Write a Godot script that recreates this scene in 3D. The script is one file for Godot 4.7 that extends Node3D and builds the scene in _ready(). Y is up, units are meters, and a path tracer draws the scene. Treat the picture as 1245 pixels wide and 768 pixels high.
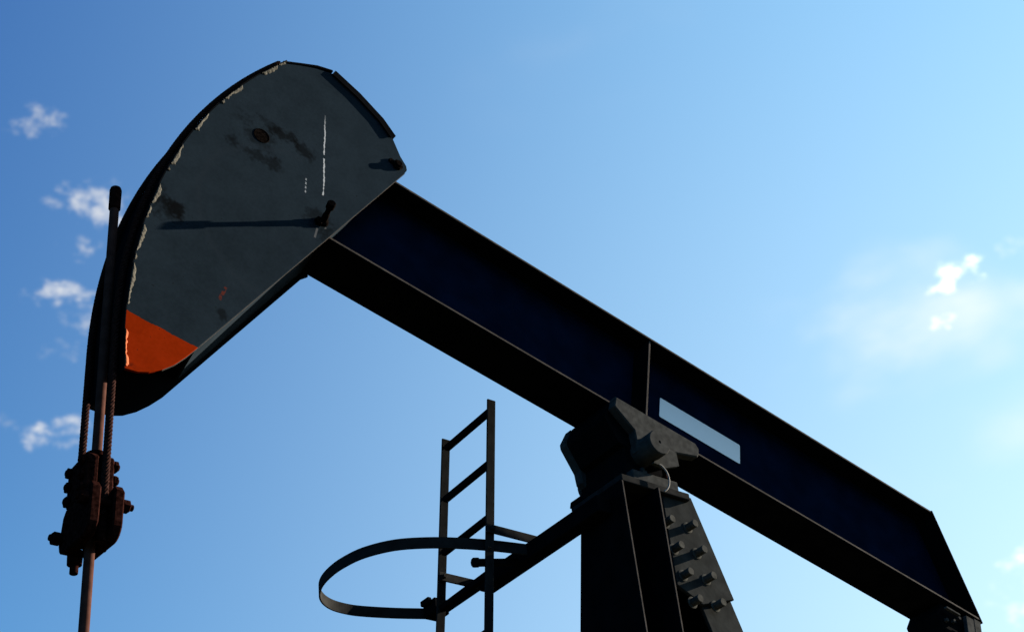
extends Node3D
# A pumping unit seen from below against a blue sky.
# World frame: x runs from the horse head (-x) to the tail (+x), y up, z across the machine; the walking beam lies in z = 0.

const PIVOT_H := 4.92          # height of the centre of the horse head's arc
const TILT := 0.24646          # the beam is tilted up at the head
const ARC_R := 2.50            # radius of the head's side plates
const HALF_HEAD := 0.158       # half the distance over the side plates
const EXPOSURE := 5.2
const SUN := Vector3(0.905, 0.425, 0.147)   # direction towards the sun

var M := {}
var taken := {}

# ---------------------------------------------------------------- mesh buffer
class Buf:
	var v := PackedVector3Array()
	var n := PackedVector3Array()
	var uv := PackedVector2Array()
	var f := PackedInt32Array()
	func vert(p: Vector3, nn: Vector3, t := Vector2.ZERO) -> int:
		v.append(p); n.append(nn); uv.append(t)
		return v.size() - 1
	func tri_i(a: int, b: int, c: int) -> void:
		var g := (v[b] - v[a]).cross(v[c] - v[a])
		if g.dot(n[a] + n[b] + n[c]) > 0.0:
			f.append_array(PackedInt32Array([a, c, b]))
		else:
			f.append_array(PackedInt32Array([a, b, c]))
	func tri(a: Vector3, b: Vector3, c: Vector3, hint: Vector3) -> void:
		var g := (b - a).cross(c - a)
		if g.length() < 1e-12:
			return
		g = g.normalized()
		if g.dot(hint) < 0.0:
			g = -g
		tri_i(vert(a, g), vert(b, g), vert(c, g))
	func quad(a: Vector3, b: Vector3, c: Vector3, d: Vector3, hint: Vector3) -> void:
		tri(a, b, c, hint)
		tri(a, c, d, hint)

func inset(poly: PackedVector2Array, d: float) -> PackedVector2Array:
	var out := PackedVector2Array()
	var k := poly.size()
	var area := 0.0
	for i in k:
		area += poly[i].cross(poly[(i + 1) % k])
	var s := signf(area)
	for i in k:
		var a := (poly[i] - poly[(i + k - 1) % k]).normalized()
		var b := (poly[(i + 1) % k] - poly[i]).normalized()
		var na := Vector2(-a.y, a.x) * s
		var nb := Vector2(-b.y, b.x) * s
		var m := (na + nb)
		var l := maxf(m.length_squared() * 0.5, 0.25)
		out.append(poly[i] + m * (d / l))
	return out

# a polygon in x, y pushed along z from z0 to z1, its rims chamfered by c, then placed by xf
func prism(b: Buf, poly: PackedVector2Array, z0: float, z1: float, c := 0.0, xf := Transform3D.IDENTITY) -> void:
	var k := poly.size()
	var small := inset(poly, c) if c > 0.0 else poly
	var area := 0.0
	for i in k:
		area += poly[i].cross(poly[(i + 1) % k])
	var s := signf(area)
	for i in k:
		var j := (i + 1) % k
		var e := (poly[j] - poly[i]).normalized()
		var o2 := Vector2(e.y, -e.x) * s
		var o := xf.basis * Vector3(o2.x, o2.y, 0)
		var up := xf.basis * Vector3(0, 0, 1)
		b.quad(xf * v3(poly[i], z0 + c), xf * v3(poly[j], z0 + c), xf * v3(poly[j], z1 - c), xf * v3(poly[i], z1 - c), o)
		if c > 0.0:
			b.quad(xf * v3(poly[i], z1 - c), xf * v3(poly[j], z1 - c), xf * v3(small[j], z1), xf * v3(small[i], z1), o + up)
			b.quad(xf * v3(poly[i], z0 + c), xf * v3(poly[j], z0 + c), xf * v3(small[j], z0), xf * v3(small[i], z0), o - up)
	var t := Geometry2D.triangulate_polygon(small)
	for i in range(0, t.size(), 3):
		b.tri(xf * v3(small[t[i]], z1), xf * v3(small[t[i + 1]], z1), xf * v3(small[t[i + 2]], z1), xf.basis * Vector3(0, 0, 1))
		b.tri(xf * v3(small[t[i]], z0), xf * v3(small[t[i + 1]], z0), xf * v3(small[t[i + 2]], z0), xf.basis * Vector3(0, 0, -1))

func v3(p: Vector2, z: float) -> Vector3:
	return Vector3(p.x, p.y, z)

func rect(x0: float, y0: float, x1: float, y1: float) -> PackedVector2Array:
	return PackedVector2Array([Vector2(x0, y0), Vector2(x1, y0), Vector2(x1, y1), Vector2(x0, y1)])

func cut_rect(x0: float, y0: float, x1: float, y1: float, r: float) -> PackedVector2Array:
	var p := PackedVector2Array()
	var cs := [Vector2(x1 - r, y0 + r), Vector2(x1 - r, y1 - r), Vector2(x0 + r, y1 - r), Vector2(x0 + r, y0 + r)]
	for q in 4:
		for i in 4:
			var a := -PI / 2 + q * PI / 2 + i * PI / 6
			p.append(cs[q] + Vector2(cos(a), sin(a)) * r)
	return p

func box(b: Buf, lo: Vector3, hi: Vector3, c := 0.003, xf := Transform3D.IDENTITY) -> void:
	var k := c
	# the rectangle's own corners are cut as well, so that all twelve edges are broken
	var p := PackedVector2Array([Vector2(lo.x + k, lo.y), Vector2(hi.x - k, lo.y), Vector2(hi.x, lo.y + k), Vector2(hi.x, hi.y - k), Vector2(hi.x - k, hi.y), Vector2(lo.x + k, hi.y), Vector2(lo.x, hi.y - k), Vector2(lo.x, lo.y + k)])
	prism(b, p, lo.z, hi.z, c, xf)

# a bar of section w (across) by h (along hint) from a to e
func bar(b: Buf, a: Vector3, e: Vector3, w: float, h: float, hint: Vector3, c := 0.002) -> void:
	var z := (e - a).normalized()
	var x := hint.cross(z).normalized()
	var y := z.cross(x)
	prism(b, cut4(w, h, c), 0.0, (e - a).length(), c, Transform3D(Basis(x, y, z), a))

func cut4(w: float, h: float, k: float) -> PackedVector2Array:
	w *= 0.5; h *= 0.5
	return PackedVector2Array([Vector2(-w + k, -h), Vector2(w - k, -h), Vector2(w, -h + k), Vector2(w, h - k), Vector2(w - k, h), Vector2(-w + k, h), Vector2(-w, h - k), Vector2(-w, -h + k)])

# profile of (radius, height) turned about the axis a -> dir
func lathe(b: Buf, prof: Array, at: Vector3, dir: Vector3, sides := 20) -> void:
	var z := dir.normalized()
	var x := z.cross(Vector3(0.31, 0.87, 0.37)).normalized()
	var y := z.cross(x)
	for s in prof.size() - 1:
		var p: Vector2 = prof[s]
		var q: Vector2 = prof[s + 1]
		var d := q - p
		if d.length() < 1e-6:
			continue
		var nr := Vector2(d.y, -d.x).normalized()
		var ring := []
		for i in sides + 1:
			var a := TAU * i / sides
			var r := x * cos(a) + y * sin(a)
			var nn := (r * nr.x + z * nr.y).normalized()
			ring.append([b.vert(at + r * p.x + z * p.y, nn), b.vert(at + r * q.x + z * q.y, nn)])
		for i in sides:
			if p.x > 1e-6:
				b.tri_i(ring[i][0], ring[i + 1][0], ring[i][1])
			if q.x > 1e-6:
				b.tri_i(ring[i + 1][0], ring[i + 1][1], ring[i][1])

func cyl(b: Buf, a: Vector3, e: Vector3, r: float, sides := 20, c := 0.002) -> void:
	var l := (e - a).length()
	lathe(b, [Vector2(0, 0), Vector2(r - c, 0), Vector2(r, c), Vector2(r, l - c), Vector2(r - c, l), Vector2(0, l)], a, e - a, sides)

func hexa(b: Buf, a: Vector3, e: Vector3, r: float, turn := 0.0) -> void:
	var z := (e - a).normalized()
	var x := z.cross(Vector3(0.21, 0.93, 0.17)).normalized()
	var y := z.cross(x)
	var p := PackedVector2Array()
	for i in 6:
		p.append(Vector2(cos(TAU * i / 6 + turn), sin(TAU * i / 6 + turn)) * r)
	prism(b, p, 0, (e - a).length(), r * 0.12, Transform3D(Basis(x, y, z), a))

func tube(b: Buf, path: PackedVector3Array, r: float, sides := 8) -> void:
	var x := Vector3.ZERO
	var old := []
	for i in path.size():
		var t := (path[mini(i + 1, path.size() - 1)] - path[maxi(i - 1, 0)]).normalized()
		if i == 0:
			x = t.cross(Vector3(0.31, 0.41, 0.86)).normalized()
		else:
			x = (x - t * x.dot(t)).normalized()
		var y := t.cross(x)
		var ring := []
		for k in sides:
			var a := TAU * k / sides
			var nn := x * cos(a) + y * sin(a)
			ring.append(b.vert(path[i] + nn * r, nn))
		if i > 0:
			for k in sides:
				var k2 := (k + 1) % sides
				b.tri_i(old[k], ring[k], ring[k2])
				b.tri_i(old[k], ring[k2], old[k2])
		if i == 0 or i == path.size() - 1:
			for k in range(1, sides - 1):
				b.tri(path[i] + (b.v[ring[0]] - path[i]), b.v[ring[k]], b.v[ring[k + 1]], -t if i == 0 else t)
		old = ring

# a flat strip that follows a path in a level plane
func level_strip(b: Buf, path: PackedVector2Array, y0: float, y1: float, th: float, shift := 0.0) -> void:
	var k := path.size()
	var inn := PackedVector2Array()
	var out := PackedVector2Array()
	for i in k:
		var t := (path[mini(i + 1, k - 1)] - path[maxi(i - 1, 0)]).normalized()
		var s := Vector2(-t.y, t.x)
		inn.append(path[i] + s * (shift - th * 0.5))
		out.append(path[i] + s * (shift + th * 0.5))
	for i in k - 1:
		var o := Vector3(out[i].x - inn[i].x, 0, out[i].y - inn[i].y)
		var q := func(p: Vector2, y: float) -> Vector3: return Vector3(p.x, y, p.y)
		b.quad(q.call(out[i], y0), q.call(out[i + 1], y0), q.call(out[i + 1], y1), q.call(out[i], y1), o)
		b.quad(q.call(inn[i], y0), q.call(inn[i + 1], y0), q.call(inn[i + 1], y1), q.call(inn[i], y1), -o)
		b.quad(q.call(inn[i], y1), q.call(inn[i + 1], y1), q.call(out[i + 1], y1), q.call(out[i], y1), Vector3.UP)
		b.quad(q.call(inn[i], y0), q.call(inn[i + 1], y0), q.call(out[i + 1], y0), q.call(out[i], y0), Vector3.DOWN)
	for e in [0, k - 1]:
		var hint := path[0] - path[1] if e == 0 else path[k - 1] - path[k - 2]
		b.quad(Vector3(inn[e].x, y0, inn[e].y), Vector3(out[e].x, y0, out[e].y), Vector3(out[e].x, y1, out[e].y), Vector3(inn[e].x, y1, inn[e].y), Vector3(hint.x, 0, hint.y))

# ---------------------------------------------------------------- nodes
func put(b: Buf, called: String, material: Material, parent: Node = self) -> MeshInstance3D:
	var a := []
	a.resize(Mesh.ARRAY_MAX)
	a[Mesh.ARRAY_VERTEX] = b.v
	a[Mesh.ARRAY_NORMAL] = b.n
	a[Mesh.ARRAY_TEX_UV] = b.uv
	a[Mesh.ARRAY_INDEX] = b.f
	var m := ArrayMesh.new()
	m.add_surface_from_arrays(Mesh.PRIMITIVE_TRIANGLES, a)
	m.surface_set_material(0, material)
	return put_mesh(m, called, parent)

func put_mesh(m: Mesh, called: String, parent: Node) -> MeshInstance3D:
	var o := MeshInstance3D.new()
	o.name = called
	o.mesh = m
	o.cast_shadow = GeometryInstance3D.SHADOW_CASTING_SETTING_ON
	parent.add_child(o, true)
	return o

func tag(o: Node, label: String, category: String, group := "") -> void:
	o.set_meta("label", label)
	o.set_meta("category", category)
	if group != "":
		o.set_meta("group", group)

func thing(called: String, label: String, category: String, at := Vector3.ZERO, turn_z := 0.0, group := "") -> Node3D:
	var o := Node3D.new()
	if taken.has(called):
		taken[called] += 1
		o.name = "%s_%03d" % [called, taken[called]]
	else:
		taken[called] = 0
		o.name = called
	add_child(o)
	o.position = at
	o.rotation.z = turn_z
	tag(o, label, category, group)
	return o

# ---------------------------------------------------------------- materials
func grey_noise(seed_: int, freq: float, lo: float, hi: float, size := 512, octaves := 5) -> NoiseTexture2D:
	var n := FastNoiseLite.new()
	n.seed = seed_
	n.frequency = freq
	n.fractal_octaves = octaves
	n.noise_type = FastNoiseLite.TYPE_SIMPLEX_SMOOTH
	var t := NoiseTexture2D.new()
	t.width = size; t.height = size
	t.seamless = true
	t.noise = n
	var g := Gradient.new()
	g.set_color(0, Color(lo, lo, lo)); g.set_color(1, Color(hi, hi, hi))
	t.color_ramp = g
	return t

func bump_noise(seed_: int, freq: float, strength: float) -> NoiseTexture2D:
	var n := FastNoiseLite.new()
	n.seed = seed_
	n.frequency = freq
	n.fractal_octaves = 4
	var t := NoiseTexture2D.new()
	t.width = 512; t.height = 512
	t.seamless = true
	t.noise = n
	t.as_normal_map = true
	t.bump_strength = strength
	return t

func paint(lin: Color, rough: float, metal := 0.0, wear := 1.0, tile := 0.9, spec := 0.3) -> StandardMaterial3D:
	var m := StandardMaterial3D.new()
	m.albedo_color = lin.linear_to_srgb()
	m.metallic = metal
	m.roughness = rough
	m.metallic_specular = spec if metal > 0.0 else spec * 0.15
	m.uv1_triplanar = true
	m.uv1_scale = Vector3.ONE * tile
	if wear > 0.0:
		m.albedo_texture = M.tex_soft if wear < 1.5 else M.tex_hard
		m.roughness_texture = M.tex_rough
		m.roughness_texture_channel = BaseMaterial3D.TEXTURE_CHANNEL_RED
		m.normal_enabled = true
		m.normal_texture = M.tex_bump
		m.normal_scale = 0.05 * wear
	return m

func make_materials() -> void:
	M.tex_soft = grey_noise(3, 0.012, 0.72, 1.0)
	M.tex_hard = grey_noise(8, 0.02, 0.35, 1.0)
	M.tex_rough = grey_noise(11, 0.02, 0.75, 1.0)
	M.tex_bump = bump_noise(5, 0.05, 3.0)
	M.black = paint(Color(0.0052, 0.0053, 0.0060), 0.65, 0.0, 1.0, 0.9, 0.06)
	M.navy = paint(Color(0.0026, 0.0076, 0.0225), 0.6, 0.0, 1.0, 0.7, 0.06)
	M.edge = paint(Color(0.064, 0.056, 0.050), 0.65, 0.0, 1.0, 2.0, 0.15)
	M.grey = paint(Color(0.0155, 0.0215, 0.027), 0.6, 0.0, 1.0, 0.9, 0.08)
	M.post = paint(Color(0.029, 0.0305, 0.0295), 0.65, 0.0, 1.0, 1.2, 0.08)
	M.cast = paint(Color(0.050, 0.0505, 0.048), 0.7, 0.0, 1.0, 3.0, 0.08)
	M.stud = paint(Color(0.072, 0.070, 0.061), 0.65, 0.0, 1.0, 3.0, 0.1)
	M.ladder = paint(Color(0.0235, 0.0235, 0.0225), 0.65, 0.0, 1.0, 2.0, 0.08)
	M.rust = paint(Color(0.026, 0.0092, 0.0072), 0.8, 0.0, 2.0, 4.0, 0.08)
	M.rod = paint(Color(0.060, 0.028, 0.0215), 0.7, 0.0, 1.0, 3.0, 0.1)
	M.rope = paint(Color(0.042, 0.020, 0.0165), 0.7, 0.0, 2.0, 6.0, 0.1)
	M.weld = paint(Color(0.125, 0.118, 0.098), 0.8, 0.0, 2.0, 9.0, 0.1)
	M.weld_orange = paint(Color(0.36, 0.10, 0.045), 0.8, 0.0, 1.0, 9.0, 0.1)
	M.plate = paint(Color(0.40, 0.44, 0.47), 0.5, 0.85, 0.0, 2.0, 0.5)
	M.oily = paint(Color(0.0085, 0.0060, 0.0050), 0.7, 0.0, 2.0, 5.0, 0.1)
	M.tube = paint(Color(0.20, 0.19, 0.175), 0.5, 0.0, 0.0)
	M.concrete = paint(Color(0.30, 0.29, 0.27), 0.9, 0.0, 1.0, 0.5, 0.2)
	var g := paint(Color(0.036, 0.040, 0.020), 0.95, 0.0, 2.0, 0.15, 0.1)
	M.ground = g

# painted side of the head: grey, the lower corner orange, with stains, drips and rust
func head_paint() -> StandardMaterial3D:
	var w := 576
	var h := 1136
	var im := Image.create(w, h, false, Image.FORMAT_RGB8)
	var n1 := FastNoiseLite.new(); n1.seed = 21; n1.frequency = 0.9; n1.fractal_octaves = 5
	var n2 := FastNoiseLite.new(); n2.seed = 22; n2.frequency = 7.0; n2.fractal_octaves = 4
	var n3 := FastNoiseLite.new(); n3.seed = 23; n3.frequency = 40.0; n3.fractal_octaves = 3
	var grey := Color(0.0106, 0.0160, 0.0208)
	var orange := Color(0.165, 0.0135, 0.0016)
	# stains: x, y, radius x, radius y, strength
	var stains := [[-2.135, 0.80, 0.06, 0.03, 0.45], [-2.06, 0.785, 0.07, 0.04, 0.75], [-1.96, 0.775, 0.05, 0.045, 0.7], [-2.18, 0.70, 0.09, 0.075, 0.5], [-2.15, 0.585, 0.11, 0.035, 0.6], [-2.43, 0.0, 0.08, 0.07, 0.7], [-2.395, 0.04, 0.05, 0.05, 0.8], [-1.80, 0.40, 0.06, 0.07, 0.55], [-2.08, -0.335, 0.02, 0.03, 0.6], [-2.345, -0.78, 0.03, 0.02, 0.6]]
	for j in h:
		var y := 1.42 - 2.27 * (j + 0.5) / h
		for i in w:
			var x := -2.55 + 1.15 * (i + 0.5) / w
			var a := n1.get_noise_2d(x, y)
			var c := n2.get_noise_2d(x, y)
			var d := n3.get_noise_2d(x, y)
			var col := grey * (1.0 + 0.22 * a + 0.16 * c + 0.12 * d)
			if y < -0.556 + 0.004 * c:
				col = orange * (1.0 + 0.16 * a + 0.14 * c + 0.10 * d)
			for s in stains:
				var q := Vector2((x - s[0]) / s[2], (y - s[1]) / s[3]).length() + 1.1 * c + 0.4 * d
				if q < 1.3:
					col = col.lerp(Color(0.0030, 0.0032, 0.0032), s[4] * smoothstep(1.3, 0.35, q))
			# swirl left by a brush
			var sw: float = absf(Vector2(x + 1.93, y - 0.28).length() - 0.42 - 0.02 * c)
			if sw < 0.02 and x < -1.95:
				col = col.lerp(Color(0.013, 0.018, 0.023), 0.45 * (1.0 - sw / 0.02))
			# fine specks
			if d > 0.62 and c > 0.1:
				col = col.lerp(Color(0.005, 0.005, 0.005), 0.7)
			# white drips of paint run down the plate
			var dx := absf(x - lerpf(-1.906, -1.81, clampf((1.065 - y) / 0.478, 0.0, 1.0)) - 0.004 * c)
			if y < 1.065 and y > 0.575 and dx < 0.0028 + 0.003 * d + 0.0015 * a and d + c > -0.75 and absf(y - 0.80) > 0.006:
				col = col.lerp(Color(0.34, 0.35, 0.36), 0.9 * clampf((1.08 - y) / 0.12, 0.2, 1.0))
			dx = absf(x - lerpf(-1.907, -1.892, (0.613 - y) / 0.083))
			if y < 0.615 and y > 0.525 and dx < 0.0035 and sin(y * 260.0) > -0.2:
				col = col.lerp(Color(0.2, 0.21, 0.22), 0.9)
			if absf(x + 1.757) < 0.005 and y < 0.40 and y > 0.32 and c > -0.1:
				col = col.lerp(Color(0.10, 0.10, 0.10), 0.6)
			if absf(x + 1.795) < 0.005 and y < 0.37 and y > 0.31 and c > -0.05:
				col = col.lerp(Color(0.09, 0.09, 0.09), 0.6)
			# a touch of orange
			if absf(x - lerpf(-2.11, -2.10, (y + 0.29) / 0.08)) < 0.008 + 0.009 * c and y < -0.205 and y > -0.28 and d + c > -0.25:
				col = col.lerp(Color(0.085, 0.016, 0.008), 0.7)
			im.set_pixel(i, j, Color(clampf(col.r, 0, 1), clampf(col.g, 0, 1), clampf(col.b, 0, 1)).linear_to_srgb())
	im.generate_mipmaps()
	var m := StandardMaterial3D.new()
	m.albedo_texture = ImageTexture.create_from_image(im)
	m.roughness = 0.65
	m.metallic_specular = 0.0
	return m

# ---------------------------------------------------------------- sky
func sky_image() -> Image:
	var w := 4096
	var h := 2048
	var lw := 512
	var lh := 256
	var sun := SUN.normalized()
	var low := Image.create(lw, lh, false, Image.FORMAT_RGBF)
	for j in lh:
		var th := PI * (j + 0.5) / lh
		var e := maxf(cos(th), 0.0)
		for i in lw:
			var az := TAU * (i + 0.5) / lw
			var d := Vector3(sin(az) * sin(th), cos(th), -cos(az) * sin(th))
			var g := exp(-pow(acos(clampf(d.dot(sun), -1, 1)) / 0.95, 3.0))
			var k := (1.0 - e) * (1.0 - e)
			low.set_pixel(i, j, Color((0.292 * g + 0.118 * k + 1.34 * g * k) / EXPOSURE, (0.645 * g + 0.049 + 0.535 * k + 0.81 * g * k) / EXPOSURE, (0.805 * g + 0.307 + 0.805 * k) / EXPOSURE))
	low.resize(w, h, Image.INTERPOLATE_BILINEAR)
	# clouds: azimuth, elevation, half width, half height in degrees, opacity, white, grain, seed
	var clouds := [
		[18.45, 42.80, 0.85, 0.45, 0.30, 0.75, 2.4, 1.0], [17.75, 42.30, 0.70, 0.30, 0.28, 0.75, 2.6, 2.0],
		[20.95, 40.05, 1.25, 0.60, 0.55, 0.80, 1.7, 3.0], [21.75, 39.5, 0.85, 1.05, 0.55, 0.80, 1.7, 4.0], [19.8, 39.75, 0.95, 0.32, 0.34, 0.78, 2.0, 5.0], [20.85, 38.15, 0.7, 0.45, 0.36, 0.78, 2.0, 6.0],
		[20.0, 36.4, 1.1, 0.5, 0.50, 0.80, 1.9, 7.0], [20.55, 36.5, 0.7, 0.4, 0.30, 0.80, 1.9, 17.0], [21.35, 35.6, 0.75, 0.65, 0.36, 0.78, 1.8, 8.0], [20.5, 34.35, 1.0, 0.35, 0.20, 0.75, 2.1, 9.0],
		[20.0, 31.1, 1.05, 0.5, 0.55, 0.82, 1.8, 10.0], [20.9, 31.6, 0.95, 0.42, 0.45, 0.82, 1.9, 11.0], [18.0, 31.6, 0.5, 0.25, 0.18, 0.7, 1.9, 19.0],
		[61.65, 33.15, 0.85, 0.60, 1.0, 1.9, 1.4, 12.0], [60.95, 33.1, 0.6, 0.50, 0.95, 1.9, 1.6, 13.0], [60.05, 32.80, 0.5, 0.22, 0.7, 1.5, 2.2, 14.0], [60.0, 31.55, 0.55, 0.30, 0.8, 1.5, 2.2, 15.0], [64.0, 33.45, 0.9, 0.4, 0.22, 1.25, 1.6, 16.0],
		[60.2, 21.4, 1.0, 1.6, 0.85, 1.4, 1.2, 18.0], [61.5, 20.6, 2.2, 1.6, 0.9, 1.4, 1.0, 20.0],
		[60.2, 31.9, 5.2, 2.7, 0.42, 1.15, 0.16, 21.0], [57.3, 30.6, 4.2, 1.6, 0.16, 1.10, 0.2, 22.0], [63.5, 27.0, 5.5, 1.9, 0.30, 1.15, 0.15, 23.0], [47.0, 45.0, 6.5, 2.0, 0.07, 0.9, 0.12, 24.0], [58.0, 25.5, 7.0, 1.5, 0.14, 1.05, 0.15, 25.0]]
	var rng := RandomNumberGenerator.new()
	rng.seed = 77
	for k in 60:     # the same fair-weather clouds go on all round, outside the picture
		var az0 := rng.randf_range(75.0, 355.0)
		var el0 := rng.randf_range(14.0, 60.0)
		var sz := rng.randf_range(0.6, 1.8)
		for s in 3:
			clouds.append([az0 + rng.randf_range(-1, 1) * sz, el0 + rng.randf_range(-0.5, 0.5) * sz, sz * rng.randf_range(0.5, 1.0), sz * rng.randf_range(0.3, 0.6), rng.randf_range(0.3, 0.75), 0.85, 1.5, 30.0 + k * 3 + s])
	var fn := FastNoiseLite.new()
	fn.seed = 4
	fn.frequency = 1.0
	fn.fractal_octaves = 5
	fn.fractal_gain = 0.46
	fn.noise_type = FastNoiseLite.TYPE_SIMPLEX_SMOOTH
	for c in clouds:
		var ce := cos(deg_to_rad(c[1]))
		var ra: float = c[2] * 1.7 / ce
		var re: float = c[3] * 1.7
		var i0 := int((c[0] - ra) / 360.0 * w)
		var i1 := int((c[0] + ra) / 360.0 * w)
		var j0 := int((90.0 - c[1] - re) / 180.0 * h)
		var j1 := int((90.0 - c[1] + re) / 180.0 * h)
		for j in range(maxi(j0, 0), mini(j1, h - 1)):
			var y: float = 90.0 - (j + 0.5) * 180.0 / h - c[1]
			for i in range(i0, i1):
				var x: float = ((i + 0.5) * 360.0 / w - c[0]) * ce
				var wx := fn.get_noise_3d(x * c[6] * 0.55, y * c[6] * 0.55, c[7] * 7.3 + 50.0) * 0.8
				var wy := fn.get_noise_3d(x * c[6] * 0.55, y * c[6] * 0.55, c[7] * 7.3 + 90.0) * 0.40
				var r := Vector2(x / c[2] + wx, y / c[3] + wy).length()
				var n := fn.get_noise_3d(x * c[6] * 0.6, y * c[6] * 0.95, c[7] * 7.3)
				var dens := smoothstep(-0.05, 1.35, 1.05 - r + 1.25 * n)
				if dens <= 0.0:
					continue
				dens = pow(dens, 1.2) * 1.15
				dens *= clampf(0.9 + 0.7 * fn.get_noise_3d(x * c[6] * 1.1, y * c[6] * 2.4, c[7] * 3.1 + 20.0), 0.2, 1.2)
				dens = minf(c[4] * 1.3, 1.0) * dens * smoothstep(1.65, 1.0, Vector2(x / c[2], y / c[3]).length())
				var px := posmod(i, w)
				var white: Color = Color(0.93, 0.97, 1.03) * (c[5] / EXPOSURE)
				low.set_pixel(px, j, low.get_pixel(px, j).lerp(white, dens))
	return low

# ---------------------------------------------------------------- the place
func _ready() -> void:
	var cam := Camera3D.new()
	cam.name = "camera"
	cam.transform = Transform3D(Basis(Vector3(0.79511742, -0.09968509, 0.59820662), Vector3(-0.2845501, 0.80975643, 0.51315276), Vector3(-0.53555534, -0.57823646, 0.61548605)).orthonormalized(), Vector3(-4.31492839, 1.6, 4.43218892))
	cam.fov = 24.1
	cam.near = 0.05
	cam.far = 3000.0
	add_child(cam)
	cam.current = true
	var env := Environment.new()
	env.background_mode = Environment.BG_SKY
	env.sky = Sky.new()
	var pano := PanoramaSkyMaterial.new()
	pano.panorama = ImageTexture.create_from_image(sky_image())
	env.sky.sky_material = pano
	env.ambient_light_source = Environment.AMBIENT_SOURCE_SKY
	env.tonemap_mode = Environment.TONE_MAPPER_LINEAR
	env.tonemap_exposure = EXPOSURE
	env.sdfgi_enabled = true
	env.ssao_enabled = true
	env.ssil_enabled = true
	var we := WorldEnvironment.new()
	we.name = "world_environment"
	we.environment = env
	add_child(we)
	var sun := DirectionalLight3D.new()
	sun.name = "sun"
	sun.light_energy = 1.6
	sun.light_color = Color(1.0, 0.95, 0.88)
	sun.light_angular_distance = 0.5
	sun.shadow_enabled = true
	add_child(sun)
	sun.look_at_from_position(SUN * 50.0, Vector3.ZERO, Vector3.UP)

	make_materials()
	build_ground()
	build_post()
	build_saddle()
	build_beam()
	build_head()
	build_equalizer()
	build_ladder()
	build_well()

func build_ground() -> void:
	var b := Buf.new()
	var nz := FastNoiseLite.new(); nz.seed = 9; nz.frequency = 0.02
	var k := 60
	var ring := []
	for i in k + 1:
		ring.append(signf(i - k / 2.0) * pow(absf(i - k / 2.0) / (k / 2.0), 3.0) * 1500.0)
	for i in k:
		for j in k:
			var q := []
			for c in [[0, 0], [1, 0], [1, 1], [0, 1]]:
				var x: float = ring[i + c[0]]
				var z: float = ring[j + c[1]]
				var far := clampf((Vector2(x, z).length() - 8.0) / 60.0, 0.0, 1.0)
				q.append(Vector3(x, nz.get_noise_2d(x, z) * 3.0 * far, z))
			b.quad(q[0], q[1], q[2], q[3], Vector3.UP)
	var o := put(b, "ground", M.ground)
	o.set_meta("kind", "structure")
	b = Buf.new()
	box(b, Vector3(-0.9, -0.3, -1.3), Vector3(3.2, 0.12, 1.3), 0.02)
	o = put(b, "concrete_pad", M.concrete)
	o.set_meta("kind", "structure")

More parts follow.
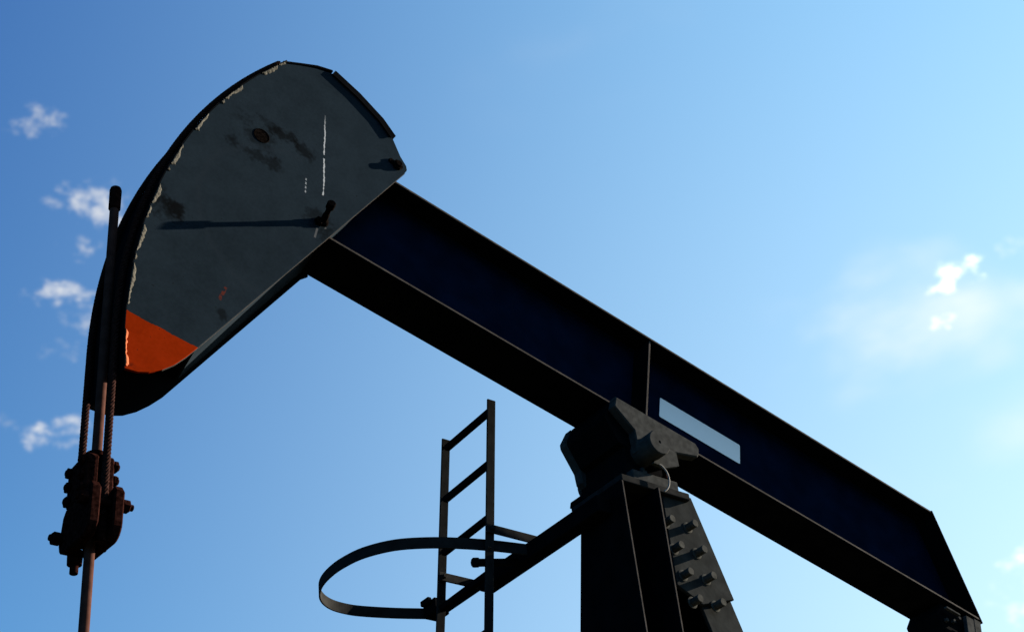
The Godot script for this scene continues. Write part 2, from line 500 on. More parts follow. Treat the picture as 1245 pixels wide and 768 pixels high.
# front column, rear leg and the bolted plates between them
func build_post() -> void:
	var t := thing("samson_post", "dark steel post under the beam with splayed rear leg and eight bolts", "post", Vector3(0.15, 0.12, 0.0))
	var o := Vector3(-0.15, -0.12, 0.0)
	var y0 := PIVOT_H - 0.078
	var yb := 0.13
	var d := (y0 - yb)
	# flanges: trapezoids across z, leaning a little towards the head, their near edges rubbed bare
	for k in 2:
		var xt := -0.097 if k == 0 else 0.107
		var slope := 0.004 if k == 0 else 0.016
		var zt := 0.204 if k == 0 else 0.226
		var zb := zt + 0.004 * d
		var zb2 := -0.085 - 0.205 * d
		# built flat in (z, y), pushed along x, then sheared to its lean
		var xf := Transform3D(Basis(Vector3(0, 0, 1), Vector3(slope, 1, 0), Vector3(1, 0, 0)), o + Vector3(xt - slope * y0, 0, 0))
		var bf := Buf.new()
		prism(bf, PackedVector2Array([Vector2(zt, y0), Vector2(zb, yb), Vector2(zb2, yb), Vector2(-0.085, y0)]), -0.009, 0.009, 0.002, xf)
		var fo := put(bf, "flange", M.black, t)
		bf = Buf.new()
		prism(bf, PackedVector2Array([Vector2(zt + 0.003, y0 - 0.004), Vector2(zb + 0.003, yb), Vector2(zb, yb), Vector2(zt, y0 - 0.004)]), -0.0042, 0.0042, 0.0008, xf)
		put(bf, "flange_edge", M.edge, fo)
	var b := Buf.new()
	# web between the flanges
	var px := PackedVector2Array([Vector2(-0.088, y0), Vector2(0.097, y0), Vector2(0.097 - 0.016 * d, yb), Vector2(-0.088 - 0.004 * d, yb)])
	prism(b, px, -0.012, 0.012, 0.0, Transform3D(Basis.IDENTITY, o + Vector3(0, 0, 0.02)))
	put(b, "web", M.black, t)
	b = Buf.new()
	box(b, o + Vector3(-0.35, yb - 0.012, -1.15), o + Vector3(0.35, yb + 0.012, 0.5), 0.004)
	put(b, "foot_plate", M.post, t)
	# rear leg
	var back := o
	o += Vector3(0.0525, 0.0375, 0.0)
	for s in [1, -1]:
		b = Buf.new()
		var zf := 0.146 if s > 0 else -0.146
		var top := Vector2(0.20, PIVOT_H - 0.30)
		var leg := PackedVector2Array([Vector2(0.165, PIVOT_H - 0.30), Vector2(0.385, PIVOT_H - 0.30), Vector2(0.385 + 0.322 * (PIVOT_H - 0.30 - yb), yb - 0.037), Vector2(0.165 + 0.322 * (PIVOT_H - 0.30 - yb), yb - 0.037)])
		prism(b, leg, zf - 0.009, zf + 0.009, 0.003, Transform3D(Basis.IDENTITY, o))
		put(b, "leg_plate", M.post, t)
		b = Buf.new()
		var gp := PackedVector2Array([Vector2(0.124, PIVOT_H - 0.085), Vector2(0.315, PIVOT_H - 0.080), Vector2(0.475, PIVOT_H - 0.575), Vector2(0.262, PIVOT_H - 0.640), Vector2(0.118, PIVOT_H - 0.570)])
		prism(b, gp, zf + s * 0.020 - 0.010, zf + s * 0.020 + 0.010, 0.003, Transform3D(Basis.IDENTITY, o))
		put(b, "gusset_plate", M.post, t)
		if s > 0:
			for r in 4:
				for cidx in 2:
					# where the bolt leaves the plate
					var q: Vector2 = (Vector2(0.172, -0.215) if cidx == 0 else Vector2(0.318, -0.205)) + Vector2(0.0285, -0.1265) * r
					var at := o + Vector3(q.x - 0.065, PIVOT_H + q.y - 0.050, zf + 0.028)
					var bb := Buf.new()
					lathe(bb, [Vector2(0.028, 0.0), Vector2(0.028, 0.005), Vector2(0.0190, 0.006), Vector2(0.0190, 0.054), Vector2(0.017, 0.057), Vector2(0, 0.057)], at, Vector3(0, 0, 1), 18)
					put(bb, "bolt", M.stud, t)
	b = Buf.new()
	var legweb := PackedVector2Array([Vector2(0.375, PIVOT_H - 0.14), Vector2(0.385, PIVOT_H - 0.30), Vector2(0.385 + 0.322 * (PIVOT_H - 0.30 - yb), yb), Vector2(0.365 + 0.322 * (PIVOT_H - 0.30 - yb), yb), Vector2(0.365, PIVOT_H - 0.30), Vector2(0.30, PIVOT_H - 0.14)])
	prism(b, legweb, -0.136, 0.136, 0.0, Transform3D(Basis.IDENTITY, o))
	put(b, "leg_web", M.black, t)
	o = back
	b = Buf.new()
	box(b, o + Vector3(-0.092, PIVOT_H - 0.0775, -0.17), o + Vector3(0.335, PIVOT_H - 0.040, 0.20), 0.004)
	put(b, "top_plate", M.ladder, t)

# pillow block that carries the beam, with its shaft
func build_saddle() -> void:
	var t := thing("saddle_bearing", "cast saddle bearing with round shaft end carrying the blue beam", "bearing", Vector3(0.131, PIVOT_H - 0.04, 0.0))
	var o := Vector3(-0.131, 0.04, 0.0)
	var c := Vector3(0.115, 0.140, 0.0) + o
	var tilt := Basis(Vector3(0, 0, 1), -TILT)
	var xf := Transform3D(tilt, o)
	# the cast bracket bolted under the beam turns with it: two cheeks and a bridge
	for s in [1, -1]:
		var b := Buf.new()
		var p := PackedVector2Array([Vector2(-0.135, 0.374), Vector2(-0.140, 0.312), Vector2(-0.01, 0.235), Vector2(0.02, 0.13), Vector2(0.17, 0.13), Vector2(0.205, 0.225), Vector2(0.30, 0.262), Vector2(0.388, 0.296), Vector2(0.396, 0.310), Vector2(0.396, 0.352), Vector2(0.372, 0.374)])
		if s < 0:   # the far casting reaches lower
			p = PackedVector2Array([Vector2(-0.135, 0.374), Vector2(-0.162, 0.285), Vector2(-0.155, 0.262), Vector2(-0.062, 0.16), Vector2(-0.041, 0.10), Vector2(0.024, 0.07), Vector2(0.17, 0.07), Vector2(0.205, 0.225), Vector2(0.30, 0.262), Vector2(0.388, 0.296), Vector2(0.396, 0.352), Vector2(0.372, 0.374)])
		var z0 := 0.145 if s > 0 else -0.197
		prism(b, p, z0, z0 + 0.052, 0.006, xf)
		put(b, "bracket_cheek", M.cast, t)
		b = Buf.new()
		for bxp in [-0.06, 0.33]:
			hexa(b, xf * Vector3(bxp, 0.322, s * 0.197), xf * Vector3(bxp, 0.322, s * 0.199), 0.018)
		var bb := Buf.new()
		var lug := PackedVector2Array([Vector2(0.175, 0.10), Vector2(0.255, 0.155), Vector2(0.235, 0.225), Vector2(0.14, 0.225), Vector2(0.10, 0.09)])
		prism(bb, lug, -0.155 if s < 0 else 0.195, -0.21 if s < 0 else 0.215, 0.0, xf)
		put(bb, "lug", M.cast, t)
	var b2 := Buf.new()
	prism(b2, PackedVector2Array([Vector2(-0.132, 0.373), Vector2(-0.156, 0.285), Vector2(-0.150, 0.262), Vector2(-0.060, 0.165), Vector2(0.0, 0.16), Vector2(0.05, 0.24), Vector2(0.26, 0.25), Vector2(0.37, 0.30), Vector2(0.37, 0.373)]), -0.144, 0.1445, 0.0, xf)
	put(b2, "bracket_bridge", M.black, t)
	b2 = Buf.new()
	lathe(b2, [Vector2(0, -0.262), Vector2(0.060, -0.262), Vector2(0.064, -0.258), Vector2(0.064, 0.275), Vector2(0.060, 0.280), Vector2(0.008, 0.280), Vector2(0.006, 0.270), Vector2(0.0, 0.270)], c, Vector3(0, 0, 1), 36)
	put(b2, "shaft", M.cast, t)
	# pillow block
	b2 = Buf.new()
	var pb := PackedVector2Array()
	for i in 13:
		var a := PI * i / 12.0
		pb.append(Vector2(0.131 + 0.118 * cos(a), 0.150 + 0.118 * sin(a)))
	pb.append_array(PackedVector2Array([Vector2(0.0, 0.02), Vector2(-0.075, 0.0), Vector2(-0.085, -0.034), Vector2(0.295, -0.034), Vector2(0.285, 0.0), Vector2(0.245, 0.03)]))
	prism(b2, pb, -0.190, 0.140, 0.006, Transform3D(Basis.IDENTITY, o))
	put(b2, "pillow_block", M.black, t)
	b2 = Buf.new()
	box(b2, o + Vector3(0.0, -0.038, 0.10), o + Vector3(0.285, 0.016, 0.186), 0.004)
	put(b2, "foot", M.cast, t)
	b2 = Buf.new()
	box(b2, o + Vector3(0.0, -0.038, -0.200), o + Vector3(0.285, 0.016, -0.191), 0.004)
	put(b2, "foot", M.cast, t)
	for q in [Vector3(0.10, 0.016, 0.15), Vector3(0.245, 0.016, 0.15), Vector3(0.06, 0.016, -0.15), Vector3(0.245, 0.016, -0.15)]:
		b2 = Buf.new()
		hexa(b2, o + q, o + q + Vector3(0, 0.024, 0), 0.022)
		cyl(b2, o + q + Vector3(0, 0.02, 0), o + q + Vector3(0, 0.045, 0), 0.012, 12)
		put(b2, "foundation_bolt", M.rust if q.x > 0.2 else M.cast, t)
	# greasing tube that loops over the edge of the block
	b2 = Buf.new()
	var path := PackedVector3Array()
	for i in 17:
		var a := lerpf(1.25, -1.25, i / 16.0)
		path.append(o + Vector3(0.135 + 0.055 * cos(a), -0.010 + 0.075 * sin(a), 0.212 + 0.012 * cos(a)))
	tube(b2, path, 0.0042, 8)
	put(b2, "grease_tube", M.tube, t)

func build_beam() -> void:
	var t := thing("walking_beam", "long navy blue steel walking beam tilted upward to the horse head", "beam", Vector3(0, PIVOT_H, 0), -TILT)
	var hw := 0.1286
	var lo := 0.377
	var hi := 0.965
	var tf := 0.021
	var cut := func(y: float) -> float: return 2.215 + (0.965 - y) * 0.544 - 0.012
	# flanges: each a long prism with a slanted tail end, rims chamfered
	for up in [0, 1]:
		var ya: float = hi - tf if up == 1 else lo
		var yb: float = ya + tf
		var b := Buf.new()
		var p := PackedVector2Array([Vector2(-1.86, ya), Vector2(cut.call(ya), ya), Vector2(cut.call(yb), yb), Vector2(-1.86, yb)])
		prism(b, p, -hw, hw, 0.004)
		put(b, "flange", M.black, t)
		# the rolled edges are rubbed bare
		for s in [1, -1]:
			b = Buf.new()
			var z0: float = hw if s > 0 else -hw - 0.0025
			prism(b, PackedVector2Array([Vector2(-1.85, ya + 0.005), Vector2(cut.call(ya) - 0.004, ya + 0.005), Vector2(cut.call(yb) - 0.002, yb - 0.005), Vector2(-1.85, yb - 0.005)]), z0, z0 + 0.0025, 0.001)
			put(b, "flange_edge", M.edge, t)
	var w := Buf.new()
	prism(w, PackedVector2Array([Vector2(-1.86, lo + tf), Vector2(cut.call(lo + tf), lo + tf), Vector2(cut.call(hi - tf), hi - tf), Vector2(-1.86, hi - tf)]), -0.007, 0.007, 0.0)
	put(w, "web", M.navy, t)
	# weld fillets along the web
	for s in [1, -1]:
		for y in [lo + tf, hi - tf]:
			var b := Buf.new()
			var dy := 0.012 if y < 0.6 else -0.012
			var q := PackedVector2Array([Vector2(0, 0), Vector2(s * 0.012, 0), Vector2(0, dy)])
			prism(b, q, -1.85, 2.2, 0.0, Transform3D(Basis(Vector3(0, 0, 1), Vector3(0, 1, 0), Vector3(1, 0, 0)), Vector3(0, y, s * 0.0071)))
			put(b, "fillet", M.navy, t)
		var b3 := Buf.new()
		var zA: float = 0.0071 if s > 0 else -0.123
		box(b3, Vector3(0.108, lo + tf, zA), Vector3(0.122, hi - tf, zA + 0.116), 0.002)
		put(b3, "stiffener", M.black, t)
		b3 = Buf.new()
		box(b3, Vector3(0.1095, lo + tf + 0.002, s * 0.1243 - 0.0013), Vector3(0.1205, hi - tf - 0.002, s * 0.1243 + 0.0013), 0.0008)
		put(b3, "stiffener_edge", M.edge, t)
	# tail plate closing the slanted end
	var e := Buf.new()
	var a0 := Vector2(2.215, 0.968)
	var a1 := Vector2(2.535, 0.372)
	var nn := Vector2(0.881, 0.473)
	prism(e, PackedVector2Array([a0, a0 - nn * 0.012, a1 - nn * 0.012, a1]), -hw - 0.004, hw + 0.004, 0.002)
	put(e, "tail_plate", M.black, t)
	# blank metal name plate
	var np := Buf.new()
	prism(np, cut_rect(0.291, 0.6125, 0.847, 0.740, 0.008), 0.0075, 0.0105, 0.0008)
	var o := put(np, "name_plate", M.plate, t)
	o.set_meta("label", "blank pale metal name plate on the beam's web")

func build_head() -> void:
	var t := thing("horse_head", "grey curved horse head with orange lower corner and dark stains", "pumpjack head", Vector3(0, PIVOT_H, 0), -TILT)
	var skin := head_paint()
	# outline of a side plate, from the foot of the arc round to the back edge
	var arc := PackedVector2Array()
	for i in 57:
		var a := deg_to_rad(lerpf(-18.85, 30.2, i / 56.0))
		arc.append(Vector2(-cos(a), sin(a)) * ARC_R)
	var out := arc.duplicate()
	out.append_array(PackedVector2Array([Vector2(-2.085, 1.290), Vector2(-2.010, 1.335), Vector2(-1.930, 1.366), Vector2(-1.78, 1.323), Vector2(-1.632, 1.255), Vector2(-1.552, 1.195), Vector2(-1.487, 1.103), Vector2(-1.446, 1.064), Vector2(-1.438, 1.040), Vector2(-1.446, 1.012)]))
	out.append_array(PackedVector2Array([Vector2(-2.135, -0.565), Vector2(-2.163, -0.625), Vector2(-2.195, -0.683), Vector2(-2.232, -0.731), Vector2(-2.275, -0.772), Vector2(-2.315, -0.795)]))
	var out_far := arc.duplicate()
	out_far.append_array(PackedVector2Array([Vector2(-2.085, 1.290), Vector2(-2.010, 1.335), Vector2(-1.930, 1.366), Vector2(-1.78, 1.323), Vector2(-1.632, 1.255), Vector2(-1.552, 1.195), Vector2(-1.487, 1.103), Vector2(-1.446, 1.064), Vector2(-1.438, 1.040), Vector2(-1.446, 1.012), Vector2(-1.690, 0.452), Vector2(-1.662, 0.392), Vector2(-1.690, 0.358), Vector2(-2.112, -0.600), Vector2(-2.150, -0.665), Vector2(-2.190, -0.720), Vector2(-2.235, -0.765), Vector2(-2.285, -0.795)]))
	for s in [1, -1]:
		var b := Buf.new()
		prism(b, out if s > 0 else out_far, HALF_HEAD - 0.012 if s > 0 else -HALF_HEAD, HALF_HEAD if s > 0 else -HALF_HEAD + 0.012, 0.0015)
		for i in b.v.size():
			b.uv[i] = Vector2((b.v[i].x + 2.55) / 1.15, (1.42 - b.v[i].y) / 2.27)
		put(b, "side_plate", skin if s > 0 else M.black, t)
	# curved track for the wire ropes
	var f := Buf.new()
	var tr := PackedVector2Array()
	for i in 57:
		var a := deg_to_rad(lerpf(-19.0, 30.2, i / 56.0))
		tr.append(Vector2(-cos(a), sin(a)) * (ARC_R + 0.004))
	for i in range(56, -1, -1):
		var a := deg_to_rad(lerpf(-19.0, 30.2, i / 56.0))
		tr.append(Vector2(-cos(a), sin(a)) * (ARC_R + 0.0005))
	prism(f, tr, -HALF_HEAD - 0.004, HALF_HEAD + 0.004, 0.0)
	put(f, "rope_track", M.black, t)
	# folded cover over the crown
	var crown := [PackedVector2Array([Vector2(-2.172, 1.232), Vector2(-2.085, 1.292), Vector2(-2.010, 1.342), Vector2(-1.932, 1.374)]), PackedVector2Array([Vector2(-1.925, 1.378), Vector2(-1.775, 1.331), Vector2(-1.628, 1.262), Vector2(-1.545, 1.198)])]
	for k in 2:
		var c: PackedVector2Array = crown[k]
		var p := PackedVector2Array()
		for q in c:
			p.append(q)
		for i in range(c.size() - 1, -1, -1):
			var tt := (c[mini(i + 1, c.size() - 1)] - c[maxi(i - 1, 0)]).normalized()
			p.append(c[i] + Vector2(-tt.y, tt.x) * 0.010)
		var b := Buf.new()
		var over := 0.006 if k == 0 else 0.010
		prism(b, p, -HALF_HEAD - over, HALF_HEAD + over, 0.001)
		if k == 1:
			# its lip is folded down over the side plate
			for s in [1, -1]:
				var lip := PackedVector2Array()
				for q in c:
					lip.append(q)
				for i in range(c.size() - 1, -1, -1):
					var tt := (c[mini(i + 1, c.size() - 1)] - c[maxi(i - 1, 0)]).normalized()
					lip.append(c[i] + Vector2(tt.y, -tt.x) * 0.028)
				var z0 := HALF_HEAD + 0.006 if s > 0 else -HALF_HEAD - 0.010
				prism(b, lip, z0, z0 + 0.004, 0.0)
		put(b, "crown_cover", M.black, t)
	# back plate between the side plates, open below it
	var back := Buf.new()
	var n0 := Vector3(-1.592, 0.70, HALF_HEAD - 0.0125)
	var n1 := Vector3(-2.118, -0.472, HALF_HEAD - 0.0125)
	var f0 := Vector3(-1.592, 0.70, -HALF_HEAD + 0.0125)
	var f1 := Vector3(-2.080, -0.490, -HALF_HEAD + 0.0125)
	var fm := Vector3(-1.702, 0.385, -HALF_HEAD + 0.0125)
	var nm := Vector3(-1.734, 0.385, HALF_HEAD - 0.0125)
	var dn := Vector3(-0.913, 0.407, 0) * 0.010
	for q in [[n0, nm, fm, f0], [nm, n1, f1, fm]]:
		back.quad(q[0], q[1], q[2], q[3], -dn)
		back.quad(q[0] + dn, q[1] + dn, q[2] + dn, q[3] + dn, dn)
	back.quad(n1, f1, f1 + dn, n1 + dn, Vector3(-0.4, -0.9, 0))
	put(back, "back_plate", M.grey, t)
	# the flame-cut back edge of the near plate is rubbed bare
	var rim := PackedVector2Array([Vector2(-1.446, 1.012), Vector2(-2.135, -0.565), Vector2(-2.163, -0.625), Vector2(-2.195, -0.683), Vector2(-2.232, -0.731)])
	var rp := rim.duplicate()
	for i in range(rim.size() - 1, -1, -1):
		var tt := (rim[mini(i + 1, rim.size() - 1)] - rim[maxi(i - 1, 0)]).normalized()
		rp.append(rim[i] + Vector2(-tt.y, tt.x) * 0.0022)
	var rb := Buf.new()
	prism(rb, rp, HALF_HEAD - 0.010, HALF_HEAD - 0.0018, 0.0)
	put(rb, "worn_edge", M.edge, t)
	# stitch welds between plate and track
	var rng := RandomNumberGenerator.new()
	rng.seed = 5
	for s in [[30.1, 28.7], [28.4, 25.6], [21.8, 18.5], [18.2, 17.6], [14.9, 11.9], [9.0, 5.9], [5.3, 4.9], [2.7, 0.1], [-0.4, -1.9], [-2.9, -6.1], [-6.5, -7.1], [-7.6, -12.2], [-14.9, -18.6]]:
		var n := int(absf(s[0] - s[1]) * 3.5) + 4
		var b := Buf.new()
		var old := []
		for i in n:
			var f2 := float(i) / (n - 1)
			var a := deg_to_rad(lerpf(s[0], s[1], f2))
			var wd := (0.0150 + 0.005 * sin(a * 70.0) + rng.randf_range(-0.005, 0.003)) * (1.0 if i > 0 and i < n - 1 else 0.45)
			var ht := 0.0062 + rng.randf_range(-0.0010, 0.0012)
			var row := []
			for q in [[0.001, 0.0004], [-0.12, 0.9], [-0.30, 1.0], [-0.65, 0.6], [-1.0, 0.02]]:
				var rad: float = ARC_R + q[0] * wd
				row.append(Vector3(-cos(a) * rad, sin(a) * rad, HALF_HEAD + 0.0004 + q[1] * ht + rng.randf_range(-0.0002, 0.0002)))
			if i > 0:
				for q in 4:
					b.quad(old[q], row[q], row[q + 1], old[q + 1], Vector3(0, 0, 1))
			old = row
		put(b, "stitch_weld", M.weld_orange if s[0] < -14.0 else M.weld, t)
	# long hitch pin standing out of the plate
	var at := Vector3(-1.778, 0.418, HALF_HEAD)
	var pin := Buf.new()
	lathe(pin, [Vector2(0.027, 0), Vector2(0.025, 0.012), Vector2(0.016, 0.016), Vector2(0.0145, 0.052), Vector2(0.012, 0.054), Vector2(0.012, 0.088), Vector2(0.019, 0.090), Vector2(0.020, 0.118), Vector2(0.017, 0.122), Vector2(0, 0.122)], at, Vector3(-0.22, 0.10, 1), 18)
	var po := put(pin, "hitch_pin", M.oily, t)
	var nut := Buf.new()
	hexa(nut, at + Vector3(-0.022, -0.012, 0.0005), at + Vector3(-0.022, -0.012, 0.020), 0.020, 0.3)
	put(nut, "nut", M.oily, po)
	# corner bolt
	var cb := Buf.new()
	var ca := Vector3(-1.495, 1.028, HALF_HEAD)
	hexa(cb, ca, ca + Vector3(0, 0, 0.014), 0.030, 0.2)
	cyl(cb, ca, ca + Vector3(0, 0, 0.024), 0.018, 14)
	put(cb, "corner_bolt", M.oily, t)
	var cb2 := Buf.new()
	hexa(cb2, ca + Vector3(-0.034, 0.006, 0), ca + Vector3(-0.034, 0.006, 0.008), 0.016, 0.0)
	put(cb2, "corner_bolt", M.oily, t)
	# lifting eye: a rusty ring round a blind hole
	var ey := Buf.new()
	lathe(ey, [Vector2(0.040, 0.0003), Vector2(0.0395, 0.0015), Vector2(0.037, 0.002), Vector2(0.035, 0.0016), Vector2(0.0345, 0.0006), Vector2(0, 0.0006)], Vector3(-2.160, 0.706, HALF_HEAD), Vector3(0, 0, 1), 28)
	put(ey, "lifting_eye", M.oily, t)

func build_equalizer() -> void:
	var t := thing("equalizer_bearing", "dark bearing block hung under the tail end of the beam", "bearing", Vector3(0, PIVOT_H, 0), -TILT)
	var b := Buf.new()
	prism(b, PackedVector2Array([Vector2(2.235, 0.3755), Vector2(2.505, 0.3755), Vector2(2.505, 0.34), Vector2(2.42, 0.12), Vector2(2.29, 0.12), Vector2(2.20, 0.30)]), -0.125, 0.10, 0.005)
	put(b, "housing", M.black, t)
	b = Buf.new()
	box(b, Vector3(2.37, 0.20, 0.125), Vector3(2.432, 0.340, 0.150), 0.003)
	put(b, "end_cap", M.cast, t)
	b = Buf.new()
	box(b, Vector3(2.434, 0.21, 0.125), Vector3(2.49, 0.350, 0.150), 0.003)
	put(b, "end_cap", M.cast, t)
	b = Buf.new()
	cyl(b, Vector3(2.40, 0.17, -0.30), Vector3(2.40, 0.17, 0.124), 0.05, 20)
	put(b, "shaft", M.black, t)
	b = Buf.new()
	bar(b, Vector3(2.22, 0.325, 0.135), Vector3(2.33, 0.325, 0.135), 0.02, 0.012, Vector3(0, 1, 0), 0.002)
	put(b, "clamp_bar", M.cast, t)
	for q in [Vector3(2.25, 0.27, 0.10), Vector3(2.31, 0.29, 0.10), Vector3(2.355, 0.33, 0.10)]:
		b = Buf.new()
		hexa(b, q, q + Vector3(0, 0, 0.02), 0.012)
		put(b, "bolt", M.cast, t)

func build_ladder() -> void:
	var t := thing("access_ladder", "steel access ladder with round safety hoop beside the post", "ladder", Vector3(-0.4, 0.0, -1.2))
	var o := Vector3(0.4, PIVOT_H, 1.2)
	# the ladder's plane is x = -0.4; it leans with the far leg of the post
	var zn := func(y: float) -> float: return -0.392 + 0.172 * y
	var zf := func(y: float) -> float: return -0.783 + 0.178 * y
	for k in 2:
		var b := Buf.new()
		var top := 0.545 if k == 0 else 0.530
		var f: Callable = zn if k == 0 else zf
		bar(b, o + Vector3(-0.4, -PIVOT_H + 0.005, f.call(-PIVOT_H + 0.005)), o + Vector3(-0.4, top, f.call(top)), 0.048, 0.010, Vector3(0, 0, 1), 0.002)
		put(b, "upright", M.ladder, t)
		# bolts through the uprights at the brackets
	var y := 0.490
	while y > -PIVOT_H + 0.2:
		var b := Buf.new()
		bar(b, o + Vector3(-0.4, y, zn.call(y) - 0.006), o + Vector3(-0.4, y - 0.012, zf.call(y) + 0.006), 0.030, 0.030, Vector3(0, 1, 0), 0.003)
		put(b, "rung", M.black, t)
		y -= 0.270
	# cross member from the post out to the hoop
	var b := Buf.new()
	box(b, o + Vector3(-0.19, -0.215, -0.80), o + Vector3(-0.108, -0.135, 0.12), 0.004)
	put(b, "cross_member", M.black, t)
	b = Buf.new()
	box(b, o + Vector3(-0.19, -0.205, -1.20), o + Vector3(-0.175, -0.155, -0.80), 0.003)
	put(b, "cross_member_tip", M.black, t)
	for k in 2:
		b = Buf.new()
		var f: Callable = zn if k == 0 else zf
		var yy := -0.112 if k == 0 else -0.180
		var z: float = f.call(yy)
		bar(b, o + Vector3(-0.425, yy, z + 0.012), o + Vector3(-0.11 if k == 0 else -0.17, yy, z + 0.012), 0.010, 0.045, Vector3(0, 1, 0), 0.002)
		put(b, "bracket", M.ladder, t)
		b = Buf.new()
		hexa(b, o + Vector3(-0.400, yy, z + 0.017), o + Vector3(-0.400, yy, z + 0.032), 0.013)
		put(b, "bolt", M.ladder, t)
		b = Buf.new()
		hexa(b, o + Vector3(-0.396, yy - 0.09, f.call(yy - 0.09)), o + Vector3(-0.418, yy - 0.09, f.call(yy - 0.09)), 0.012)
		put(b, "bolt", M.ladder, t)
	# hoop
	b = Buf.new()
	var raw := PackedVector2Array([Vector2(-0.192, -0.409), Vector2(-0.356, -0.445), Vector2(-0.512, -0.493), Vector2(-0.656, -0.556), Vector2(-0.785, -0.645), Vector2(-0.872, -0.772), Vector2(-0.906, -0.905), Vector2(-0.908, -1.018), Vector2(-0.890, -1.118), Vector2(-0.850, -1.205), Vector2(-0.795, -1.268), Vector2(-0.722, -1.310), Vector2(-0.640, -1.324), Vector2(-0.545, -1.315), Vector2(-0.371, -1.262), Vector2(-0.179, -1.184)])
	var smooth := PackedVector2Array()
	for i in raw.size() - 1:
		for s in 5:
			smooth.append(raw[i].cubic_interpolate(raw[i + 1], raw[maxi(i - 1, 0)], raw[mini(i + 2, raw.size() - 1)], s / 5.0))
	smooth.append(raw[raw.size() - 1])
	for i in smooth.size():
		smooth[i] += Vector2(o.x, o.z)
	level_strip(b, smooth, o.y - 0.198, o.y - 0.142, 0.008)
	put(b, "hoop", M.ladder, t)
	# clamps that hold the hoop's two ends
	b = Buf.new()
	box(b, o + Vector3(-0.26, -0.215, -1.185), o + Vector3(-0.17, -0.135, -1.08), 0.006)
	box(b, o + Vector3(-0.285, -0.160, -1.17), o + Vector3(-0.26, -0.130, -1.10), 0.004)
	put(b, "clamp", M.black, t)
	b = Buf.new()
	bar(b, o + Vector3(-0.46, -0.272, -0.462), o + Vector3(-0.17, -0.190, -0.50), 0.035, 0.030, Vector3(0, 1, 0), 0.004)
	lathe(b, [Vector2(0, 0), Vector2(0.024, 0), Vector2(0.024, 0.022), Vector2(0, 0.022)], o + Vector3(-0.475, -0.276, -0.459), Vector3(1, 0.25, 0), 10)
	put(b, "clamp", M.black, t)

func strand_rope(b: Buf, path: PackedVector3Array, r: float) -> void:
	# six strands laid round a core
	tube(b, path, r * 0.45, 6)
	var lay := 0.095
	for s in 6:
		var sp := PackedVector3Array()
		var run := 0.0
		for i in path.size():
			if i > 0:
				run += path[i].distance_to(path[i - 1])
			var tg := (path[mini(i + 1, path.size() - 1)] - path[maxi(i - 1, 0)]).normalized()
			var x := tg.cross(Vector3(0, 0, 1)).normalized()
			var y := tg.cross(x)
			var a := TAU * (run / lay + s / 6.0)
			sp.append(path[i] + (x * cos(a) + y * sin(a)) * r * 0.66)
		tube(b, sp, r * 0.34, 7)

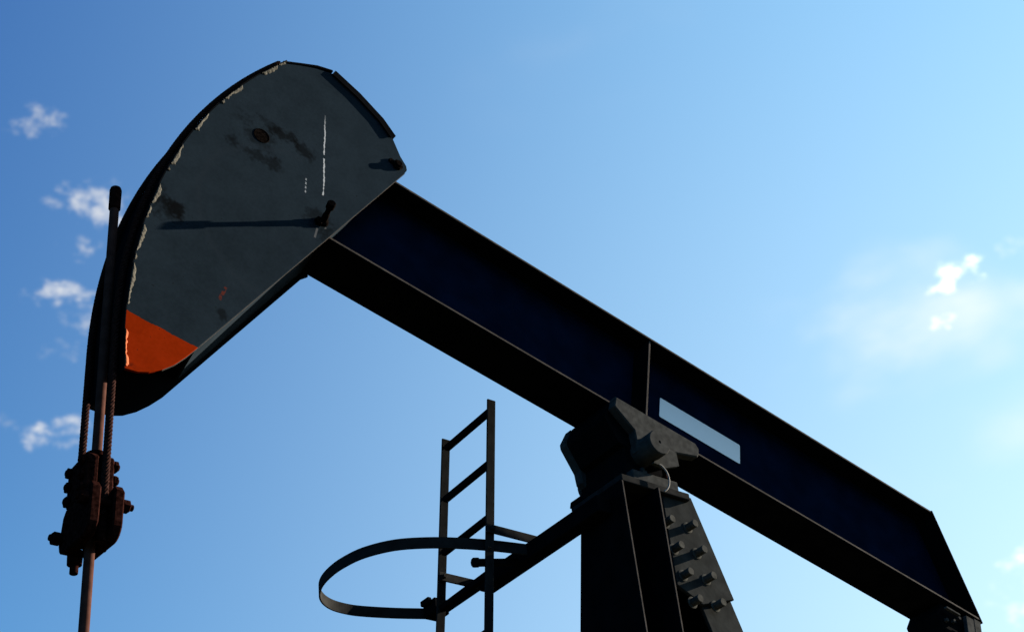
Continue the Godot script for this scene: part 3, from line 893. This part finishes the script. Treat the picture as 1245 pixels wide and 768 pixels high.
func build_well() -> void:
	# two wire ropes lie on the track and hang down to the carrier bar
	var labels := ["braided steel wire rope hanging below the head's orange corner", "braided steel wire rope on the side away from the orange corner"]
	for k in 2:
		var z := 0.117 if k == 0 else -0.110
		var rr := 0.0150
		var rad := ARC_R + 0.004 + rr + 0.0005
		var path := PackedVector3Array()
		var yend := -0.80 if k == 0 else -0.60
		var n := int(-yend / 0.008)
		for i in n:
			path.append(Vector3(-rad, yend * (1.0 - float(i) / n), 0))
		for i in 220:
			var a := 0.772 * i / 219.0
			path.append(Vector3(-rad * cos(a), rad * sin(a), 0))
		var t := thing("wire_rope", labels[k], "cable", Vector3(0, PIVOT_H, z), 0.0, "wire ropes of the bridle")
		var b := Buf.new()
		strand_rope(b, path, rr)
		put(b, "strands", M.rope, t)
		b = Buf.new()
		lathe(b, [Vector2(0, -0.10), Vector2(0.02, -0.10), Vector2(0.022, -0.06), Vector2(0.015, 0.0), Vector2(0, 0.0)], Vector3(-rad, yend, 0), Vector3(0, 1, 0), 12)
		put(b, "socket", M.rust, t)

	# polished rod
	var rx := -2.5315
	var rz := 0.053
	var t := thing("polished_rod", "long reddish polished rod standing in front of the horse head", "rod", Vector3(rx, 0.0, rz))
	var b := Buf.new()
	cyl(b, Vector3(0, 0.65, 0), Vector3(0, PIVOT_H + 0.62, 0), 0.0185, 20, 0.003)
	put(b, "rod", M.rod, t)
	b = Buf.new()
	lathe(b, [Vector2(0.0185, 0.0), Vector2(0.024, 0.006), Vector2(0.0245, 0.10), Vector2(0.021, 0.112), Vector2(0, 0.113)], Vector3(0, PIVOT_H + 0.605, 0), Vector3(0, 1, 0), 20)
	put(b, "coupling", M.rust, t)

	# clamp gripping the rod above the carrier bar
	var top := PIVOT_H - 0.545
	t = thing("rod_clamp", "rusty rod clamp with three rows of bolts on the polished rod", "clamp", Vector3(rx, top - 0.172, rz))
	for s in [1, -1]:
		b = Buf.new()
		var jx := 0.004 if s > 0 else -0.054
		prism(b, cut_rect(-0.115, 0.0, 0.044, 0.170, 0.014), jx, jx + 0.050, 0.007, Transform3D(Basis(Vector3(0, 0, 1), Vector3(0, 1, 0), Vector3(1, 0, 0)), Vector3.ZERO))
		put(b, "jaw", M.rust, t)
	for r in 3:
		var y := 0.028 + r * 0.057
		for s in [1, -1]:
			b = Buf.new()
			var z: float = 0.022 if s > 0 else -0.090
			cyl(b, Vector3(-0.073, y, z), Vector3(0.078, y, z), 0.012, 12)
			hexa(b, Vector3(-0.068, y, z), Vector3(-0.0545, y, z), 0.022, 0.2 * r)
			hexa(b, Vector3(0.0545, y, z), Vector3(0.072, y, z), 0.022, 0.5 * r)
			put(b, "bolt", M.rust, t)
	b = Buf.new()
	lathe(b, [Vector2(0, 0), Vector2(0.040, 0), Vector2(0.040, 0.016), Vector2(0, 0.016)], Vector3(0, 0.171, 0), Vector3(0, 1, 0), 18)
	put(b, "washer", M.rust, t)

	# carrier bar between the two ropes
	var cy := PIVOT_H - 0.902
	t = thing("carrier_bar", "dark rusty carrier bar with rounded foot holding both wire ropes", "bracket", Vector3(rx, cy, 0.012))
	for s in [1, -1]:
		b = Buf.new()
		# cheek in the z, y plane with a rounded foot
		var p := PackedVector2Array()
		for i in 7:
			var a := -PI / 2 + PI / 2 * i / 6.0
			p.append(Vector2(0.105 + 0.06 * cos(a), 0.06 + 0.06 * sin(a)))
		p.append_array(PackedVector2Array([Vector2(0.170, 0.177), Vector2(0.153, 0.199), Vector2(0.11, 0.187), Vector2(0.095, 0.180), Vector2(-0.045, 0.180), Vector2(-0.068, 0.155), Vector2(-0.090, 0.055), Vector2(-0.080, 0.025), Vector2(-0.05, 0.012)]))
		var x0 := 0.024 if s > 0 else -0.062
		prism(b, p, x0, x0 + 0.038, 0.006, Transform3D(Basis(Vector3(0, 0, 1), Vector3(0, 1, 0), Vector3(1, 0, 0)), Vector3.ZERO))
		put(b, "cheek", M.rust, t)
	b = Buf.new()
	box(b, Vector3(-0.024, 0.05, -0.065), Vector3(0.024, 0.165, 0.085), 0.004)
	put(b, "core", M.rust, t)
	for q in [Vector3(0, 0.135, 0.14), Vector3(0, 0.075, -0.070)]:
		b = Buf.new()
		cyl(b, q + Vector3(-0.105, 0, 0), q + Vector3(0.105, 0, 0), 0.012, 12)
		hexa(b, q + Vector3(-0.095, 0, 0), q + Vector3(-0.0625, 0, 0), 0.024)
		hexa(b, q + Vector3(0.0625, 0, 0), q + Vector3(0.09, 0, 0), 0.024)
		put(b, "cross_bolt", M.rust, t)
	b = Buf.new()
	lathe(b, [Vector2(0, 0), Vector2(0.026, 0.0), Vector2(0.028, 0.05), Vector2(0, 0.05)], Vector3(-0.01, -0.015, -0.06), Vector3(0, 1, 0), 14)
	cyl(b, Vector3(-0.01, -0.05, -0.06), Vector3(-0.01, -0.01, -0.06), 0.015, 12)
	put(b, "end_nut", M.rust, t)

	# the well's stuffing box below
	t = thing("stuffing_box", "rusty stuffing box of the well under the polished rod", "wellhead", Vector3(rx, 0.0, rz))
	b = Buf.new()
	lathe(b, [Vector2(0, 0), Vector2(0.16, 0), Vector2(0.16, 0.04), Vector2(0.09, 0.05), Vector2(0.09, 0.3), Vector2(0.13, 0.31), Vector2(0.13, 0.36), Vector2(0.06, 0.38), Vector2(0.06, 0.62), Vector2(0.075, 0.63), Vector2(0.075, 0.70), Vector2(0.02, 0.72)], Vector3.ZERO, Vector3(0, 1, 0), 24)
	put(b, "body", M.rust, t)
	b = Buf.new()
	cyl(b, Vector3(0, 0.45, 0), Vector3(-0.5, 0.45, 0), 0.045, 16)
	put(b, "flow_pipe", M.rust, t)
